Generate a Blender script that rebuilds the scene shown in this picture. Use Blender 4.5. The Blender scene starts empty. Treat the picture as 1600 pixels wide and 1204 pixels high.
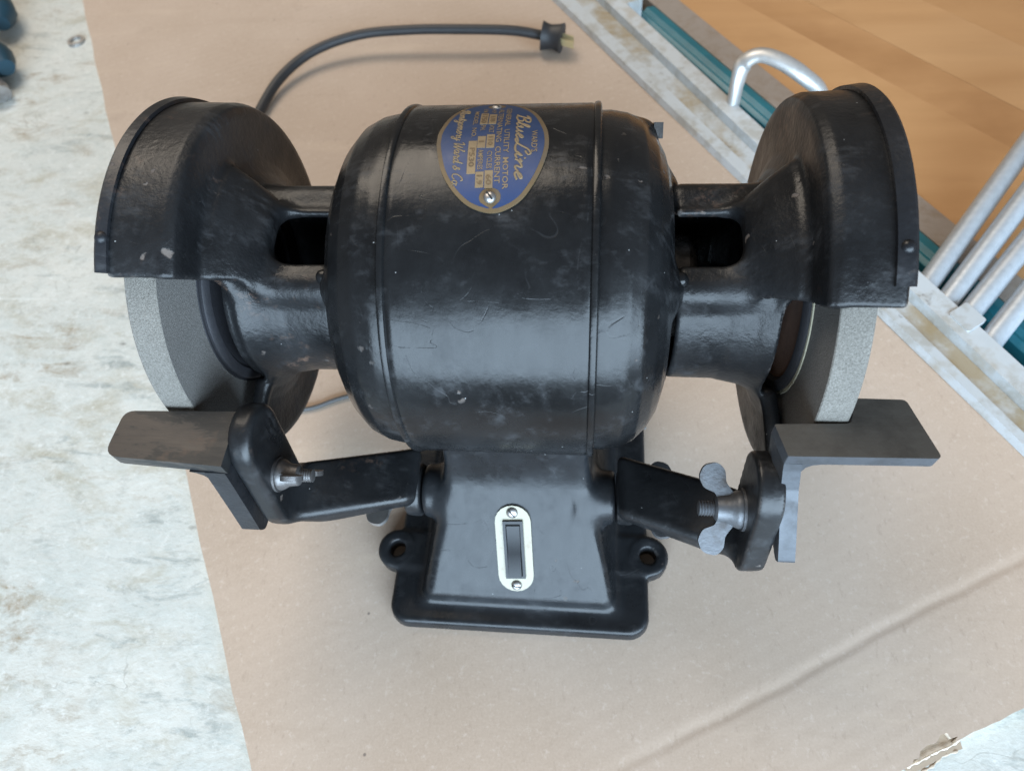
import bpy, bmesh, math, random
import numpy as np
from mathutils import Vector, Matrix, Euler
from mathutils.geometry import delaunay_2d_cdt
random.seed(7); rng = np.random.default_rng(5)
S = bpy.context.scene
MM = 0.001
H = 114.0                       # height of the spindle axis above the cardboard, mm
# ------------------------------------------------------------------ camera
cam_d = bpy.data.cameras.new('camera'); cam = bpy.data.objects.new('camera', cam_d)
S.collection.objects.link(cam); S.camera = cam
cam_d.sensor_width = 36.0; cam_d.lens = 1093.3045/1600*36
cam_d.clip_start = 0.01; cam_d.clip_end = 60
cam.location = (0.0303037, -0.175578, (208.9126+H)*MM)
cam.rotation_euler = (0.559153, 0.0758425, 0.0757676)
cam_d.dof.use_dof = True; cam_d.dof.focus_distance = 0.245
cam_d.dof.aperture_fstop = cam_d.lens/1.7
# ------------------------------------------------------------------ light of the covered workplace
W = bpy.data.worlds.new('World'); S.world = W; W.use_nodes = True
bg = W.node_tree.nodes['Background']; bg.inputs[0].default_value = (1.0, 0.92, 0.84, 1); bg.inputs[1].default_value = 0.21
def area(name, loc, target, sx, sy, watts, col):
    l = bpy.data.lights.new(name, 'AREA'); l.shape = 'RECTANGLE'; l.size = sx; l.size_y = sy
    l.energy = watts; l.color = col
    o = bpy.data.objects.new(name, l); S.collection.objects.link(o); o.location = loc
    o.rotation_euler = (Vector(target)-Vector(loc)).to_track_quat('-Z', 'Y').to_euler()
    return o
area('open_door_light', (0.55, -1.6, 0.34), (0.12, 0, 0.2), 2.8, 1.7, 218, (0.62, 0.81, 1.0))
area('back_left_light', (-0.8, 1.2, 2.1), (0, 0.1, 0), 1.3, 1.3, 38, (1.0, 0.88, 0.74))  # warm light arriving from the back left; its source is unseen
S.view_settings.view_transform = 'Standard'; S.view_settings.look = 'None'
S.view_settings.exposure = 0.13; S.view_settings.gamma = 1.0
S.render.engine = 'CYCLES'

# ------------------------------------------------------------------ helpers: objects
COL = S.collection
def link(o, parent=None):
    COL.objects.link(o)
    if parent is not None: o.parent = parent
    return o
def thing(name, label, cat, loc=(0, 0, 0), group=None):
    o = bpy.data.objects.new(name, None); o.empty_display_size = 0.02; link(o)
    o.location = [c*MM for c in loc]
    tag(o, label, cat, group); return o
def tag(o, label=None, cat=None, group=None, kind=None):
    for k, v in (('label', label), ('category', cat), ('group', group), ('kind', kind)):
        if v: o[k] = v
    return o
def mesh_obj(name, V, F, mat, parent=None, smooth=None, off=(0, 0, H)):
    """V in mm (spindle axis = z 0); smooth None=flat, angle in degrees, or 180 for all"""
    m = bpy.data.meshes.new(name)
    V = (np.asarray(V, float)+np.asarray(off, float))*MM
    m.from_pydata(V.tolist(), [], F if isinstance(F, list) else F.tolist())
    mats = mat if isinstance(mat, (list, tuple)) else [mat]
    for k in mats: m.materials.append(k)
    if smooth:
        m.polygons.foreach_set('use_smooth', [True]*len(m.polygons))
        if smooth < 180: m.set_sharp_from_angle(angle=math.radians(smooth))
    m.update()
    return link(bpy.data.objects.new(name, m), parent)
def bm_obj(name, bm, mat, parent=None, smooth=35, off=(0, 0, H), bevel=0, seg=2):
    if bevel:
        es = [e for e in bm.edges if len(e.link_faces) == 2 and e.calc_face_angle(0) > math.radians(28)]
        bmesh.ops.bevel(bm, geom=es, offset=bevel, segments=seg, profile=0.5, affect='EDGES', clamp_overlap=True)
    bmesh.ops.recalc_face_normals(bm, faces=bm.faces)
    bm.verts.index_update()
    V = [v.co[:] for v in bm.verts]; F = [[v.index for v in f.verts] for f in bm.faces]
    mi = [f.material_index for f in bm.faces]; bm.free()
    o = mesh_obj(name, V, F, mat, parent, smooth, off)
    if any(mi): o.data.polygons.foreach_set('material_index', mi)
    return o
def prism(bm, pts, a0, a1, frame, mi=0):
    """extrude 2D polygon; frame(u,v,w)->xyz"""
    lo = [bm.verts.new(frame(u, v, a0)) for u, v in pts]; hi = [bm.verts.new(frame(u, v, a1)) for u, v in pts]
    fs = [bm.faces.new(lo), bm.faces.new(hi[::-1])]
    n = len(pts)
    for i in range(n): fs.append(bm.faces.new((lo[i], lo[(i+1) % n], hi[(i+1) % n], hi[i])))
    for f in fs: f.material_index = mi
XY = lambda u, v, w: (u, v, w)
YZ = lambda u, v, w: (w, u, v)
XZ = lambda u, v, w: (u, w, v)
def round_poly(pts, rad, n=5):
    out = []
    N = len(pts)
    for i in range(N):
        r = rad[i] if isinstance(rad, (list, tuple)) else rad
        p = Vector(pts[i]); a = Vector(pts[i-1])-p; b = Vector(pts[(i+1) % N])-p
        if r <= 0: out.append(tuple(p)); continue
        la, lb = a.length, b.length; a.normalize(); b.normalize()
        ang = a.angle(b); t = min(r/math.tan(ang/2), la*.49, lb*.49)
        A = p+a*t; B = p+b*t
        for k in range(n+1):
            s = k/n; out.append(tuple(A*(1-s)**2+p*2*s*(1-s)+B*s*s))
    return out
def lathe(prof, n=96, t0=0, t1=360, closed=True):
    """prof list of (x,r) around the x axis; t measured from the viewer's side upward"""
    full = abs(t1-t0) >= 359.9; V = []; F = []
    m = n if full else n+1; k = len(prof)
    for i in range(m):
        t = math.radians(t0+(t1-t0)*i/n)
        for x, r in prof: V.append((x, -r*math.cos(t), r*math.sin(t)))
    for i in range(n):
        a = i*k; b = ((i+1) % m)*k
        for j in range(k if closed else k-1):
            j2 = (j+1) % k
            F.append([a+j, a+j2, b+j2, b+j])
    if not full and closed:
        F.append(list(range(k))[::-1]); F.append([n*k+j for j in range(k)])
    return V, F
def catmull(P, n=8):
    P = [np.array(p, float) for p in P]; Q = [2*P[0]-P[1]]+P+[2*P[-1]-P[-2]]; out = []
    for i in range(1, len(Q)-2):
        a, b, c, d = Q[i-1:i+3]
        for k in range(n):
            t = k/n; out.append(.5*((2*b)+(c-a)*t+(2*a-5*b+4*c-d)*t*t+(-a+3*b-3*c+d)*t**3))
    out.append(P[-1]); return out
def sweep(path, rad, n=12, up=(0, 0, 1), sy=1.0):
    V = []; F = []; up = np.array(up, float); L = len(path)
    for i, p in enumerate(path):
        d = path[min(i+1, L-1)]-path[max(i-1, 0)]; d /= np.linalg.norm(d)
        s = np.cross(d, up); s /= np.linalg.norm(s)+1e-9; u = np.cross(s, d)
        r = rad(i/(L-1)) if callable(rad) else rad
        for k in range(n):
            a = 2*math.pi*k/n; V.append(p+s*r*math.cos(a)+u*r*sy*math.sin(a))
    for i in range(L-1):
        for k in range(n):
            F.append([i*n+k, i*n+(k+1) % n, (i+1)*n+(k+1) % n, (i+1)*n+k])
    F.append(list(range(n))[::-1]); F.append([(L-1)*n+k for k in range(n)])
    return V, F
# ------------------------------------------------------------------ helpers: castings as distance fields
def smin(a, b, k): 
    h = np.clip(.5+.5*(b-a)/k, 0, 1); return b*(1-h)+a*h-k*h*(1-h)
def smax(a, b, k): return -smin(-a, -b, k)
def d_seg2(px, py, a, b):
    ax, ay = a; bx, by = b; vx, vy = bx-ax, by-ay
    t = np.clip(((px-ax)*vx+(py-ay)*vy)/(vx*vx+vy*vy), 0, 1)
    return np.hypot(px-ax-t*vx, py-ay-t*vy)
def d_line(px, py, pts):
    d = None
    for a, b in zip(pts[:-1], pts[1:]):
        q = d_seg2(px, py, a, b); d = q if d is None else np.minimum(d, q)
    return d
def d_poly(px, py, pts):
    d = np.full(np.shape(px), 1e9); s = np.ones(np.shape(px))
    N = len(pts)
    for i in range(N):
        a = pts[i]; b = pts[i-1]; d = np.minimum(d, d_seg2(px, py, a, b))
        c1 = py >= a[1]; c2 = py < b[1]; c3 = (b[0]-a[0])*(py-a[1]) > (b[1]-a[1])*(px-a[0])
        flip = (c1 & c2 & c3) | (~c1 & ~c2 & ~c3); s = np.where(flip, -s, s)
    return d*s
def d_box(X, Y, Z, c, h, r):
    qx = np.abs(X-c[0])-h[0]+r; qy = np.abs(Y-c[1])-h[1]+r; qz = np.abs(Z-c[2])-h[2]+r
    return np.sqrt(np.maximum(qx, 0)**2+np.maximum(qy, 0)**2+np.maximum(qz, 0)**2)+np.minimum(np.maximum(qx, np.maximum(qy, qz)), 0)-r
def d_cap(X, Y, Z, a, b, r):
    a = np.array(a, float); b = np.array(b, float); v = b-a
    t = np.clip(((X-a[0])*v[0]+(Y-a[1])*v[1]+(Z-a[2])*v[2])/(v@v), 0, 1)
    return np.sqrt((X-a[0]-t*v[0])**2+(Y-a[1]-t*v[1])**2+(Z-a[2]-t*v[2])**2)-r
def d_cylx(X, Y, Z, y, z, r, x0, x1, e=1.0):
    q = np.hypot(Y-y, Z-z)-r+e; w = np.abs(X-(x0+x1)/2)-(x1-x0)/2+e
    return np.hypot(np.maximum(q, 0), np.maximum(w, 0))+np.minimum(np.maximum(q, w), 0)-e
def d_cylz(X, Y, Z, x, y, r, z0, z1, e=1.0):
    q = np.hypot(X-x, Y-y)-r+e; w = np.abs(Z-(z0+z1)/2)-(z1-z0)/2+e
    return np.hypot(np.maximum(q, 0), np.maximum(w, 0))+np.minimum(np.maximum(q, w), 0)-e
def sdf_mesh(fn, lo, hi, h=1.0):
    ax = [np.arange(l-1.5*h, u+1.6*h, h) for l, u in zip(lo, hi)]
    D = fn(*np.meshgrid(*ax, indexing='ij')); nx, ny, nz = D.shape
    ins = D < 0
    c = [ins[i:nx-1+i, j:ny-1+j, k:nz-1+k] for i in (0, 1) for j in (0, 1) for k in (0, 1)]
    cnt = sum(x.astype(np.int8) for x in c); act = (cnt > 0) & (cnt < 8)
    I = np.argwhere(act); idx = -np.ones(act.shape, np.int64); idx[act] = np.arange(len(I))
    acc = np.zeros((len(I), 3)); num = np.zeros(len(I))
    cs = [(i, j, k) for i in (0, 1) for j in (0, 1) for k in (0, 1)]
    for a in cs:
        for d in range(3):
            if a[d] == 1: continue
            b = list(a); b[d] = 1
            da = D[I[:, 0]+a[0], I[:, 1]+a[1], I[:, 2]+a[2]]; db = D[I[:, 0]+b[0], I[:, 1]+b[1], I[:, 2]+b[2]]
            m = (da < 0) != (db < 0); t = np.where(m, da/(da-db+1e-12), 0)
            p = np.array(a, float)[None].repeat(len(I), 0); p[:, d] += t
            acc[m] += p[m]; num[m] += 1
    V = (I+acc/num[:, None])*h+np.array([q[0] for q in ax])
    Q = []
    for d in range(3):
        e1, e2 = [(1, 2), (2, 0), (0, 1)][d]
        sl0 = [slice(None)]*3; sl1 = [slice(None)]*3; sl0[d] = slice(0, -1); sl1[d] = slice(1, None)
        A = ins[tuple(sl0)]; B = ins[tuple(sl1)]
        E = np.argwhere(A != B)
        ok = (E[:, e1] > 0) & (E[:, e2] > 0) & (E[:, e1] < act.shape[e1]) & (E[:, e2] < act.shape[e2]); E = E[ok]
        fl = A[E[:, 0], E[:, 1], E[:, 2]]
        def cell(o1, o2):
            k = E.copy(); k[:, e1] += o1; k[:, e2] += o2; return idx[k[:, 0], k[:, 1], k[:, 2]]
        q = np.stack([cell(-1, -1), cell(0, -1), cell(0, 0), cell(-1, 0)], 1)
        q[~fl] = q[~fl][:, ::-1]; Q.append(q)
    Q = np.concatenate(Q)
    for _ in range(3):
        d = fn(V[:, 0], V[:, 1], V[:, 2]); e = .05
        g = np.stack([fn(V[:, 0]+e*(k == 0), V[:, 1]+e*(k == 1), V[:, 2]+e*(k == 2))-d for k in range(3)], 1)/e
        st = -d/np.maximum((g*g).sum(1), .15); st = np.clip(st, -.6*h, .6*h); V = V+g*st[:, None]*.8
    return V, Q

# ------------------------------------------------------------------ materials
class NT:
    def __init__(s, name):
        s.m = bpy.data.materials.new(name); s.m.use_nodes = True; s.t = s.m.node_tree; s.N = s.t.nodes; s.L = s.t.links
        s.b = s.N['Principled BSDF']; s.co = s.N.new('ShaderNodeTexCoord'); s.src = s.co.outputs['Object']
    def val(s, sock, v):
        if hasattr(v, 'is_linked'): s.L.new(v, sock)
        else: sock.default_value = v
    def map(s, scale=(1, 1, 1), rot=(0, 0, 0), loc=(0, 0, 0)):
        n = s.N.new('ShaderNodeMapping'); n.inputs['Scale'].default_value = scale; n.inputs['Rotation'].default_value = rot
        n.inputs['Location'].default_value = loc; s.L.new(s.src, n.inputs[0]); return n.outputs[0]
    def noise(s, scale, detail=4, rough=.55, vec=None, dist=0.0):
        n = s.N.new('ShaderNodeTexNoise'); n.inputs['Scale'].default_value = scale; n.inputs['Detail'].default_value = detail
        n.inputs['Roughness'].default_value = rough; n.inputs['Distortion'].default_value = dist
        s.L.new(vec or s.src, n.inputs['Vector']); return n.outputs['Fac']
    def voro(s, scale, vec=None, rnd=1.0):
        n = s.N.new('ShaderNodeTexVoronoi'); n.inputs['Scale'].default_value = scale; n.inputs['Randomness'].default_value = rnd
        s.L.new(vec or s.src, n.inputs['Vector']); return n.outputs['Distance'], n.outputs['Color']
    def ramp(s, x, p0, p1, v0=0., v1=1.):
        n = s.N.new('ShaderNodeMapRange'); n.inputs[1].default_value = p0; n.inputs[2].default_value = p1
        n.inputs[3].default_value = v0; n.inputs[4].default_value = v1; s.L.new(x, n.inputs[0]); return n.outputs[0]
    def mix(s, f, a, b):
        n = s.N.new('ShaderNodeMix'); n.data_type = 'RGBA'
        s.val(n.inputs['Factor'], f)
        for k, v in ((6, a), (7, b)): s.val(n.inputs[k], v if hasattr(v, 'is_linked') else tuple(v)+((1,) if len(v) == 3 else ()))
        return n.outputs[2]
    def math(s, op, a, b=0.):
        n = s.N.new('ShaderNodeMath'); n.operation = op; s.val(n.inputs[0], a); s.val(n.inputs[1], b); return n.outputs[0]
    def xyz(s, vec=None):
        n = s.N.new('ShaderNodeSeparateXYZ'); s.L.new(vec or s.src, n.inputs[0]); return n.outputs
    def bump(s, h, strength=.3, dist=.0005, prev=None):
        n = s.N.new('ShaderNodeBump'); n.inputs['Strength'].default_value = strength; n.inputs['Distance'].default_value = dist
        s.L.new(h, n.inputs['Height'])
        if prev: s.L.new(prev, n.inputs['Normal'])
        return n.outputs[0]
    def out(s, color, rough=.5, metal=0., nrm=None, spec=None):
        s.val(s.b.inputs['Base Color'], color if hasattr(color, 'is_linked') else tuple(color)+(1,))
        s.val(s.b.inputs['Roughness'], rough); s.val(s.b.inputs['Metallic'], metal)
        if nrm: s.L.new(nrm, s.b.inputs['Normal'])
        if spec is not None: s.b.inputs['Specular IOR Level'].default_value = spec
        return s.m
def black_paint(name, rust=0.5, r0=.18, r1=.34, base=(.0046, .0048, .0052), brush=True, orange=.0, scale=1.0, pit=0.0, spec=.24, edge=0.0, chip=.6, cs=.22, scv=.05):
    t = NT(name)
    n1 = t.noise(38*scale, 5, .6); n2 = t.noise(260, 4, .6); nb = t.noise(16, 3); n3 = t.noise(75, 5, .65, t.map(loc=(1, 2, 3)))
    # hand brushed streaks running round the casting
    st = t.noise(150, 4, .65, t.map((1.2, .3, .8), (.7, .3, .6))); st2 = t.noise(420, 3, .6, t.map((.5, 1.1, .35), (.6, .4, .5)))
    col = t.mix(t.ramp(n1, .35, .75), base, tuple(c*1.9+.002 for c in base))
    worn = t.math('MULTIPLY', t.ramp(n3, .50, .66), t.ramp(st2, .42, .66))
    col = t.mix(t.math('MULTIPLY', worn, .45), col, (.042, .043, .046))
    # rust and chipped spots, ragged
    wv = t.N.new('ShaderNodeVectorMath'); wv.operation = 'ADD'; t.L.new(t.src, wv.inputs[0])
    wn = t.N.new('ShaderNodeTexNoise'); wn.inputs['Scale'].default_value = 330; wn.inputs['Detail'].default_value = 3; t.L.new(t.src, wn.inputs['Vector'])
    ws = t.N.new('ShaderNodeVectorMath'); ws.operation = 'SCALE'; ws.inputs['Scale'].default_value = .0042; t.L.new(wn.outputs['Color'], ws.inputs[0]); t.L.new(ws.outputs[0], wv.inputs[1])
    d, c = t.voro(155, wv.outputs[0]); cx = t.xyz(c)
    size = t.ramp(cx[0], .0, 1., .02, cs)
    spot = t.ramp(t.math('SUBTRACT', d, size), .02, -.06)
    gate = t.math('MULTIPLY', t.ramp(cx[1], .72-.22*rust, .74-.22*rust), t.ramp(nb, .56-.12*rust, .62-.12*rust))
    spot = t.math('MULTIPLY', spot, gate)
    col = t.mix(t.math('MULTIPLY', spot, chip), col, t.mix(n2, (.07, .052, .042), (.15, .128, .115)))
    if edge:
        ge = t.N.new('ShaderNodeNewGeometry'); ed = t.math('ADD', ge.outputs['Pointiness'], t.math('MULTIPLY', t.math('SUBTRACT', t.noise(140, 5, .7), .5), .10))
        ew = t.math('MULTIPLY', t.ramp(ed, .545, .575), t.ramp(n3, .40, .58)); col = t.mix(t.math('MULTIPLY', ew, edge), col, t.mix(n2, (.060, .052, .046), (.15, .14, .135)))
    if orange:
        o = t.math('MULTIPLY', t.ramp(t.noise(22, 5, .7, t.map(loc=(3, 1, 2))), .58, .70), t.ramp(t.noise(330, 5, .7), .50, .62))
        col = t.mix(t.math('MULTIPLY', o, orange), col, (.14, .085, .060))
    # fine curved scratches and rub lines
    sn = t.noise(21, 2, .5, t.map((1, .55, 1), (.3, .5, .9), (5, 5, 5)), 1.4); sl = t.ramp(t.math('ABSOLUTE', t.math('SUBTRACT', sn, .5)), .0045, .0015)
    sn2 = t.noise(34, 2, .5, t.map((.5, 1, 1), (.9, .2, .4), (1, 8, 5)), .8); sl2 = t.ramp(t.math('ABSOLUTE', t.math('SUBTRACT', sn2, .47)), .0035, .001)
    scr = t.math('MAXIMUM', t.math('MULTIPLY', sl, t.ramp(n3, .50, .60)), t.math('MULTIPLY', sl2, t.ramp(n3, .48, .38)))
    col = t.mix(t.math('MULTIPLY', scr, scv), col, (.085, .085, .088))
    # pale dust specks
    d2, c2 = t.voro(260)
    sp = t.ramp(d2, t.ramp(t.xyz(c2)[1], 0, 1, .03, .10), .02) if False else t.ramp(d2, .070, .035)
    sel = t.ramp(t.xyz(c2)[0], .91, .92)
    sp = t.math('MULTIPLY', sp, sel); col = t.mix(t.math('MULTIPLY', sp, .6), col, (.42, .42, .42))
    ro = t.math('ADD', t.ramp(n1, .3, .7, r0, r1), t.math('MULTIPLY', t.math('SUBTRACT', st, .35), .24))
    ro = t.math('ADD', ro, t.math('ADD', t.math('MULTIPLY', spot, .3), t.math('MULTIPLY', worn, .16)))
    h = t.math('ADD', t.math('MULTIPLY', st, .5 if brush else .12), t.math('ADD', t.math('MULTIPLY', n2, .30), t.math('MULTIPLY', st2, .35)))
    h = t.math('SUBTRACT', h, t.math('ADD', t.math('MULTIPLY', spot, .6), t.math('MULTIPLY', scr, .35)))
    if pit:
        h = t.math('ADD', h, t.math('MULTIPLY', t.noise(480, 3, .6), pit))
    nr = t.bump(nb, .22, .004); nr = t.bump(h, .30, .00055, nr)
    return t.out(col, ro, 0, nr, spec)
M = {}
M['drum'] = black_paint('black_enamel_drum', .48, .13, .29, chip=.7, cs=.17, scv=.09)
M['cast'] = black_paint('black_enamel_casting', .35, .14, .28, edge=.6)
M['guard'] = black_paint('black_enamel_guard', .9, .24, .42, (.0060, .0062, .0068), True, .75, 1.0, 1.3, edge=.85, chip=.85, cs=.20)
M['cover'] = black_paint('black_enamel_cover', .9, .24, .42, (.0085, .009, .0105), False, .75, 1.0, 1.0, chip=.85, cs=.20)
M['arm'] = black_paint('black_enamel_arm', .5, .22, .40, (.0066, .0070, .0078), False, .35, 1.0, .4, .32, edge=.8)
M['base'] = black_paint('black_enamel_base', .15, .20, .34, (.0078, .0086, .0098), True, edge=.7)
def metal(name, col, r0, r1, m=1.0, dirt=(.1, .07, .05), amt=.5, streak=None, sc=90):
    t = NT(name); n = t.noise(sc, 5, .65); f = t.noise(600, 3, .6); v = t.map(streak) if streak else None
    s_ = t.noise(300, 3, .6, v)
    c = t.mix(t.ramp(n, .48, .7, 0, amt), t.mix(s_, tuple(k*.8 for k in col), col), dirt)
    return t.out(c, t.math('ADD', t.ramp(n, .3, .7, r0, r1), t.math('MULTIPLY', s_, .1)), m, t.bump(t.math('ADD', s_, f), .25, .0003))
M['steel'] = metal('worn_steel', (.42, .41, .40), .28, .5, .9, (.12, .085, .06), .6)
M['zinc'] = metal('zinc_wing', (.125, .13, .14), .36, .55, .6, (.05, .038, .03), .9, sc=110)
M['dull'] = metal('dull_bolt_steel', (.16, .155, .155), .35, .55, .8, (.05, .04, .035), .8, sc=140)
M['rest_top'] = metal('dark_steel_rest', (.082, .075, .066), .32, .5, .4, (.035, .03, .026), .8, (.05, 1, 1), sc=60)
M['rest_edge'] = metal('filed_steel_edge', (.060, .064, .072), .36, .58, .35, (.025, .023, .022), .75, (.6, 1, 1))
def worn_bar():
    t = NT('worn_black_steel_bar'); v = t.map((.3, 1, 1)); n = t.noise(120, 7, .72, v, .3); n2 = t.noise(30, 4, .6); sc = t.noise(900, 3, .6, t.map((.05, 1, 1), (0, 0, .1)))
    e = t.ramp(t.math('ADD', n, t.math('ADD', t.math('MULTIPLY', t.math('SUBTRACT', n2, .5), .5), t.math('MULTIPLY', t.math('ADD', t.xyz()[0], .108), 3.5))), .50, .545)
    c = t.mix(e, t.mix(sc, (.042, .037, .034), (.062, .055, .05)), (.010, .0105, .011))
    o = t.math('MULTIPLY', t.ramp(t.noise(26, 5, .7, t.map(loc=(5, 2, 0))), .58, .70), t.ramp(n, .42, .55)); c = t.mix(t.math('MULTIPLY', o, .5), c, (.12, .068, .042))
    return t.out(c, t.math('ADD', t.ramp(n, .3, .7, .34, .5), t.math('MULTIPLY', sc, .08)), t.ramp(e, 0, 1, .45, 0), t.bump(t.math('ADD', n, t.math('MULTIPLY', sc, .4)), .3, .0003))
M['rest_worn'] = worn_bar()
def grit(name, c0, c1, bumpy):
    t = NT(name); n = t.noise(1700, 3, .75); k = t.noise(60, 4, .6); f = t.noise(3500, 2, .6)
    c = t.mix(t.ramp(n, .32, .68), c0, c1); c = t.mix(t.ramp(k, .4, .75, 0, .3), c, tuple(q*.7 for q in c0))
    return t.out(c, .85, 0, t.bump(t.math('ADD', n, f), bumpy, .0004), .3)
M['grit_rim'] = grit('grey_abrasive_rim', (.095, .086, .074), (.205, .190, .168), .9)
M['grit_side'] = grit('dark_abrasive_side', (.085, .080, .074), (.165, .157, .148), .6)
M['flange'] = metal('dark_flange', (.035, .035, .04), .4, .55, .3, (.02, .02, .02), .5)
M['rusty'] = metal('rusty_cup', (.12, .07, .05), .5, .7, .2, (.05, .03, .025), .6)
M['blotter'] = NT('straw_blotter').out((.36, .33, .24), .8)
M['bronze'] = metal('dull_brass_plate', (.125, .085, .042), .45, .65, .25, (.10, .08, .06), .75, sc=70)
def enamel():
    t = NT('blue_plate_enamel'); n = t.noise(160, 4, .6); d, c = t.voro(420)
    col = t.mix(n, (.005, .024, .078), (.010, .034, .105)); col = t.mix(t.ramp(n, .58, .75, 0, .25), col, (.06, .06, .08))
    return t.out(col, t.ramp(n, .3, .7, .36, .5), 0, t.bump(n, .1, .0002), .35)
M['blue'] = enamel()
M['letter'] = metal('raised_brass_lettering', (.215, .155, .085), .45, .6, .25, (.16, .12, .08), .5, sc=120)
M['stamp'] = metal('stamped_figures', (.13, .085, .045), .5, .6, .3, (.08, .06, .04), .5)
def cream():
    t = NT('cream_switch_plate'); n = t.noise(300, 5, .65); k = t.noise(90, 4, .6)
    c = t.mix(n, (.175, .155, .108), (.215, .195, .142)); c = t.mix(t.ramp(t.math('MULTIPLY', n, k), .30, .40, 0, .8), c, (.16, .12, .08))
    return t.out(c, .38, .15)
M['cream'] = cream()
M['bakelite'] = NT('black_switch_plastic').out((.010, .011, .013), .42, spec=.3)
M['hole'] = NT('dark_inside').out((.006, .006, .006), .8)
def rubber():
    t = NT('black_cord_rubber'); n = t.noise(150, 4); return t.out(t.mix(n, (.011, .0115, .013), (.026, .027, .030)), .55, 0, t.bump(n, .2, .0005))
M['rubber'] = rubber()
M['brass'] = NT('brass_prong').out((.60, .50, .28), .4, .6)
M['wire'] = NT('grey_wire').out((.06, .06, .06), .6, .0)
def cardboard():
    t = NT('kraft_cardboard'); f = t.noise(900, 3, .7); k = t.noise(9, 5, .55); fi = t.noise(420, 3, .6, t.map((1, .35, 1), (0, 0, .6)))
    c = t.mix(f, (.345, .264, .200), (.485, .380, .300)); c = t.mix(t.ramp(k, .35, .7, 0, .55), c, (.53, .43, .355))
    # long faint rub marks and scuffs
    s1 = t.noise(16, 5, .6, t.map((.35, 2.4, 1), (0, 0, -.25), (2, 0, 0))); c = t.mix(t.ramp(s1, .58, .75, 0, .35), c, (.60, .48, .37))
    s2 = t.noise(20, 4, .6, t.map((.3, 3, 1), (0, 0, -.3), (7, 3, 0))); c = t.mix(t.ramp(s2, .60, .78, 0, .22), c, (.29, .215, .15))
    fl = t.N.new('ShaderNodeTexWave'); fl.inputs['Scale'].default_value = 48; fl.inputs['Distortion'].default_value = .5; fl.inputs['Detail Scale'].default_value = .4
    t.L.new(t.map((1, 1, 1), (0, 0, math.radians(62))), fl.inputs['Vector'])
    c = t.mix(t.math('MULTIPLY', fl.outputs['Fac'], t.ramp(t.noise(11, 3, .6, t.map(loc=(6, 2, 0))), .4, .7, .02, .16)), c, (.34, .26, .195))
    fb = t.noise(260, 4, .75); c = t.mix(t.ramp(fb, .56, .72, 0, .35), c, (.62, .53, .46)); fb2 = t.noise(310, 4, .75, t.map((1, .5, 1), (0, 0, 1), (3, 3, 3))); c = t.mix(t.ramp(fb2, .58, .72, 0, .35), c, (.27, .20, .15))
    st_ = t.noise(13, 5, .7, t.map(loc=(8, 8, 2))); c = t.mix(t.ramp(st_, .62, .72, 0, .22), c, (.24, .18, .13))
    d, cc = t.voro(70); sp = t.math('MULTIPLY', t.ramp(d, .06, .03), t.ramp(t.xyz(cc)[1], .74, .76)); c = t.mix(t.math('MULTIPLY', sp, .7), c, (.10, .08, .07))
    flute = t.N.new('ShaderNodeTexWave'); flute.inputs['Scale'].default_value = 48; flute.inputs['Distortion'].default_value = .6
    t.L.new(t.map((1, 1, 1), (0, 0, math.radians(62))), flute.inputs['Vector'])
    nr = t.bump(flute.outputs['Fac'], .006, .0012); nr = t.bump(k, .04, .006, nr); nr = t.bump(t.math('ADD', f, fi), .12, .0003, nr)
    return t.out(c, .72, 0, nr, .3)
M['card'] = cardboard()
M['card_in'] = NT('torn_kraft_inside').out((.36, .285, .215), .9)
M['card_edge'] = NT('torn_kraft_edge').out((.60, .52, .43), .9)
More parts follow.
